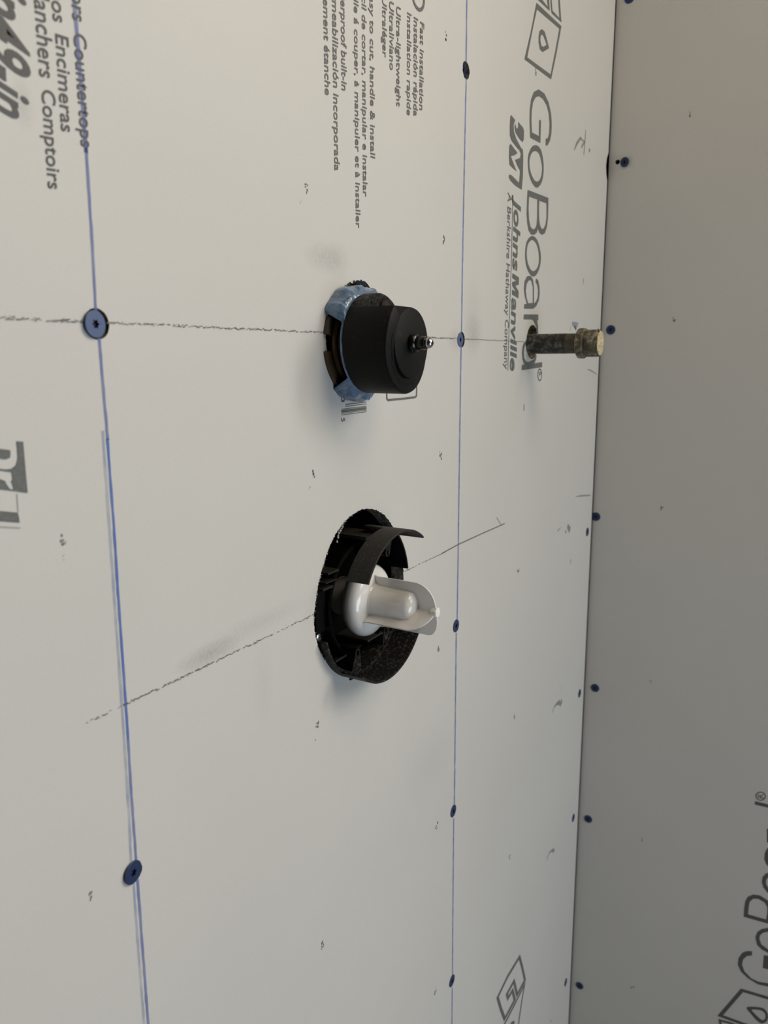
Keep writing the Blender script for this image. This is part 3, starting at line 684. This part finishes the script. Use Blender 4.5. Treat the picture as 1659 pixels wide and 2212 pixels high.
# torn paper around the upper hole
def fibres(name, loop, i0, i1, n, size):
    vs, fs = [], []
    for _ in range(n):
        k = random.uniform(i0, i1); a = Vector(loop[int(k) % len(loop)]); b = Vector(loop[(int(k) + 1) % len(loop)]); p = a.lerp(b, k % 1)
        q = len(vs)
        for __ in range(3):
            vs.append((p.x + random.uniform(-1, 1) * size, -random.uniform(-.0006, .0009), p.y + random.uniform(-1, 1) * size))
        fs.append((q, q + 1, q + 2))
    return pydata(name, vs, fs, M_torn, wallA)
fibres('torn_paper_edge', hole1, 0, 3, 60, .0011); fibres('torn_paper_edge', hole1, 11, 16, 40, .0006)
L2 = len(hole2)
fibres('torn_paper_edge', hole2, 2, 48, 260, .0006); fibres('torn_paper_edge', [A(*p) for p in [(745, 1125), (737, 1142), (731, 1155), (727, 1172)]], 0, 2.99, 110, .0009)

# ------------------------------------------------------------------ lower valve: broken plaster guard
x2, z2 = V2
gd = thing('valve_guard', 'broken black plastic ring guard in the large lower hole', 'valve guard', (x2, 0, z2))
def shell(name, R0, th, t0, t1, a0_, a1_, m, n=60):
    return lathe(name, [(R0, t0), (R0, t1), (R0 - th, t1), (R0 - th, t0)], x2, z2, m, gd, n, a0_, a1_, True)
shell('guard_wall', .0618, .0016, -.035, .0245, -131, -40, M_blackd)
shell('guard_wall', .0618, .0016, -.035, .0070, 9.8, 50, M_black, 30)
shell('guard_wall', .0618, .0016, -.035, .0065, 196, 229, M_blackd, 30)
shell('guard_step', .0600, .0030, -.035, .0020, -131, -40, M_blackd)
# curved strip standing proud
x2s = x2 + .0006; z2s = z2 - .0002
bm = bmesh.new(); ring_bm(bm, [(.0574, .0175), (.0574, .0352), (.0569, .0356), (.0560, .0356), (.0558, .0352), (.0558, .0175)], x2s, z2s, 54, 150, 60, True)
obj('guard_strip', bm, M_blackg, gd, True, 40)
bm = bmesh.new(); ring_bm(bm, [(.0574, .0), (.0574, .0180), (.0558, .0180), (.0558, .0)], x2s, z2s, 54, 88, 30, True)
obj('strip_root', bm, M_blackg, gd, True, 40)
# back housing
lathe('back_plate', [(.060, -.034), (.060, -.032), (.045, -.032), (.045, -.002), (.0435, .0), (.0435, -.030), (0, -.030)], x2, z2, M_deep, gd, 80)
lathe('inner_collar', [(.0452, -.004), (.0456, -.001), (.0446, .0006), (.0438, .0002), (.0436, -.004)], x2, z2, M_black, gd, 60, 138, 222, True)
box('housing_ledge', x2 - .010, x2 + .012, -.028, .0095, z2 + .0490, z2 + .0515, M_blackg, gd)
box('housing_ledge', x2 - .048, x2 - .034, -.030, .0010, z2 + .0300, z2 + .0315, M_blackg, gd)
box('housing_ledge', x2 - .050, x2 - .036, -.030, .0005, z2 + .0238, z2 + .0246, M_blackg, gd)
box('housing_ledge', x2 - .053, x2 - .038, -.030, .0000, z2 + .0190, z2 + .0205, M_blackg, gd)
box('housing_side', x2 - .058, x2 - .044, -.030, -.004, z2 - .014, z2 + .023, M_deep, gd, .001)
box('housing_side', x2 - .056, x2 - .030, -.030, -.012, z2 - .034, z2 - .016, M_black, gd, .001)
def boss(cx, cz, ang, w=.0075, L=.020, t0=-.024, t1=.001):
    """slotted tab, rounded end at (cx,cz), body running towards angle ang"""
    a = math.radians(ang); u = Vector((math.cos(a), math.sin(a))); v_ = Vector((-u.y, u.x)); r = w / 2
    out = [Vector((cx, cz)) + (u * -math.cos(k * math.pi / 10) * r + v_ * math.sin(k * math.pi / 10) * r) for k in range(-5, 6)]
    out += [Vector((cx, cz)) + u * L + v_ * r * 2.2, Vector((cx, cz)) + u * L - v_ * r * 2.2]
    hole = [(cx + .0015 * math.cos(k * math.pi / 7), cz + .0022 * math.sin(k * math.pi / 7)) for k in range(14)]
    me = fill([[tuple(p) for p in out], hole], mapA((t0 + t1) / 2), (t1 - t0) / 2)
    return link('screw_boss', me, M_blackd, gd)
boss(.4838, ZC - .2245, 262); boss(.5272, ZC - .2190, 290, .007, .016); boss(.5306, ZC - .1545, 80, .0065, .020)
box('rib', x2 - .0125, x2 - .0075, -.028, -.001, z2 - .058, z2 - .049, M_blackd, gd, .0006)
box('rib', x2 - .030, x2 + .008, -.030, -.006, z2 - .0445, z2 - .0425, M_blackg, gd)
box('rib', x2 + .006, x2 + .032, -.030, .0005, z2 - .0385, z2 - .0370, M_blackg, gd)
box('rib', x2 + .0300, x2 + .0320, -.030, .0005, z2 - .053, z2 - .037, M_blackg, gd)
gs = lathe('housing_screw', [(.0052, -.0125), (.0052, -.0108), (.0042, -.0092), (.0022, -.0084), (0, -.0082)], x2 - .0450, z2 - .0190, M_steel, gd, 32)
bm = bmesh.new()
for w, h in ((.0050, .0009), (.0009, .0050)): box_bm(bm, x2 - .0450 - w / 2, x2 - .0450 + w / 2, -.0100, -.0083, z2 - .0190 - h / 2, z2 - .0190 + h / 2)
obj('cross_slot', bm, M_deep, gs)

# white test cap
cz_ = ZC - .1832; cx_ = .4930
wc = thing('protective_plug', 'white plastic plug with three-finned handle in the lower valve', 'plug', (cx_, 0, cz_))
lathe('cap_disc', [(.0150, -.020), (.0150, -.003), (.0250, -.003), (.0270, -.001), (.0281, .0020), (.0285, .0045), (.0280, .0072), (.0267, .0095), (.0243, .0113), (.0205, .0125), (.0150, .0132), (0, .0134)], cx_, cz_, M_white, wc, 96, sharp=60)
lathe('handle_core', [(.0175, .012), (.0152, .0132), (.0140, .0160), (.0133, .030), (.0132, .0430), (.0120, .0462), (.0090, .0478), (.0060, .0490), (.0, .0494)], cx_, cz_, M_white, wc, 64, sharp=70)
def fin(ang, r=.0192, t0=.0115, ts=.0470, tt=.0640, th=.0011):
    a = math.radians(ang); u = Vector((math.cos(a), math.sin(a))); v_ = Vector((-u.y, u.x)) * th / 2
    prof = [(0, t0), (r * 1.06, t0 - .001), (r, t0 + .004), (r, ts)]
    for k in range(1, 13):
        q = k / 12 * math.pi / 2; prof.append((.002 + (r - .002) * math.cos(q), ts + (tt - ts) * math.sin(q)))
    prof.append((0, tt))
    bm = bmesh.new(); s1 = []; s2 = []
    for rr, t in prof:
        for s, L in ((1, s1), (-1, s2)): L.append(bm.verts.new((cx_ + u.x * rr + v_.x * s, -t, cz_ + u.y * rr + v_.y * s)))
    bm.faces.new(s1); bm.faces.new(s2[::-1])
    for i in range(len(prof)): j = (i + 1) % len(prof); bm.faces.new((s1[i], s2[i], s2[j], s1[j]))
    return obj('handle_fin', bm, M_white, wc)
fin(94, .0205); fin(212, .0212); fin(291, .0240, ts=.0535)
lathe('tip_nub', [(.0028, .0600), (.0040, .0615), (.0041, .0650), (.0036, .0657), (0, .0660)], cx_, cz_ - .0006, M_whiteb, wc, 7, sharp=20)
pydata('pencil_stroke', [(cx_ - .01215 * .99, -.0235, cz_ - .0012), (cx_ - .0122, -.0300, cz_ - .0019), (cx_ - .0122, -.0300, cz_ - .0014), (cx_ - .0122, -.0235, cz_ - .0005)], [(0, 1, 2, 3)], M_inkm, wc)

# ------------------------------------------------------------------ capped pipe
x3, z3 = PP
pp = thing('pipe_stub', 'stained black threaded pipe stub sticking out of wall', 'pipe', (x3, 0, z3))
prof = [(0, -.10), (.0108, -.10)] + [(.0108, -.10 + .142 * k / 30) for k in range(1, 31)]
lathe('pipe_tube', prof, x3, z3, M_pipe, pp, 64)
pr = []
for k in range(9):
    t = .0415 + k * .0018; pr += [(.0108, t), (.0101, t + .0009)]
lathe('pipe_thread', [(.0107, .041)] + pr + [(.0105, .060)], x3, z3, M_thread, pp, 64, sharp=80)
lathe('inner_fitting', [(.0110, -.030), (.0150, -.028), (.0155, -.020), (.0150, -.011), (.0138, -.009), (.0110, -.0085)], x3, z3, M_crust, pp, 40)
pc = lathe('pipe_cap', [(.0100, .0548), (.0142, .0550), (.0157, .0562), (.0160, .0580), (.0160, .0622), (.0150, .0634), (.0110, .0634)], x3, z3, M_cap, pp, 64)
def hexhead():
    bm = bmesh.new(); n = 48; rows = []
    for t, k in ((.0630, .98), (.0640, 1.0), (.0765, 1.0), (.0782, .96), (.0790, .86)):
        row = []
        for i in range(n):
            a = 2 * math.pi * i / n; q = math.cos(((a + .45) % (math.pi / 3)) - math.pi / 6)
            r = min(.0142, .0128 / q) * k; row.append(bm.verts.new((x3 + r * math.cos(a), -t, z3 + r * math.sin(a))))
        rows.append(row)
    for a, b in zip(rows[:-1], rows[1:]):
        for i in range(n): bm.faces.new((a[i], a[(i + 1) % n], b[(i + 1) % n], b[i]))
    bm.faces.new(rows[-1])
    return bm
obj('cap_head', hexhead(), M_cap, pc, True, 22)
def crust():
    bm = bmesh.new(); n = 48; m = 10; rows = []
    for j in range(m + 1):
        rr = .0128 * (1 - j / m) + .0001; row = []
        for i in range(n):
            a = 2 * math.pi * i / n; w = noise.noise(Vector((rr * math.cos(a) * 420, rr * math.sin(a) * 420, 3)))
            row.append(bm.verts.new((x3 + rr * math.cos(a) * (1 + .06 * w * (j == 0)), -(.0789 + (0 if j == 0 else .0005) + .0008 * w * (j > 0)), z3 + rr * math.sin(a) * (1 + .06 * w * (j == 0)))))
        rows.append(row)
    for a, b in zip(rows[:-1], rows[1:]):
        for i in range(n): bm.faces.new((a[i], a[(i + 1) % n], b[(i + 1) % n], b[i]))
    bm.faces.new(rows[-1])
    return bm
cu = obj('mortar_crust', crust(), M_crust, pc, True, 80); cu['label'] = 'cream mortar crust on the cap end'
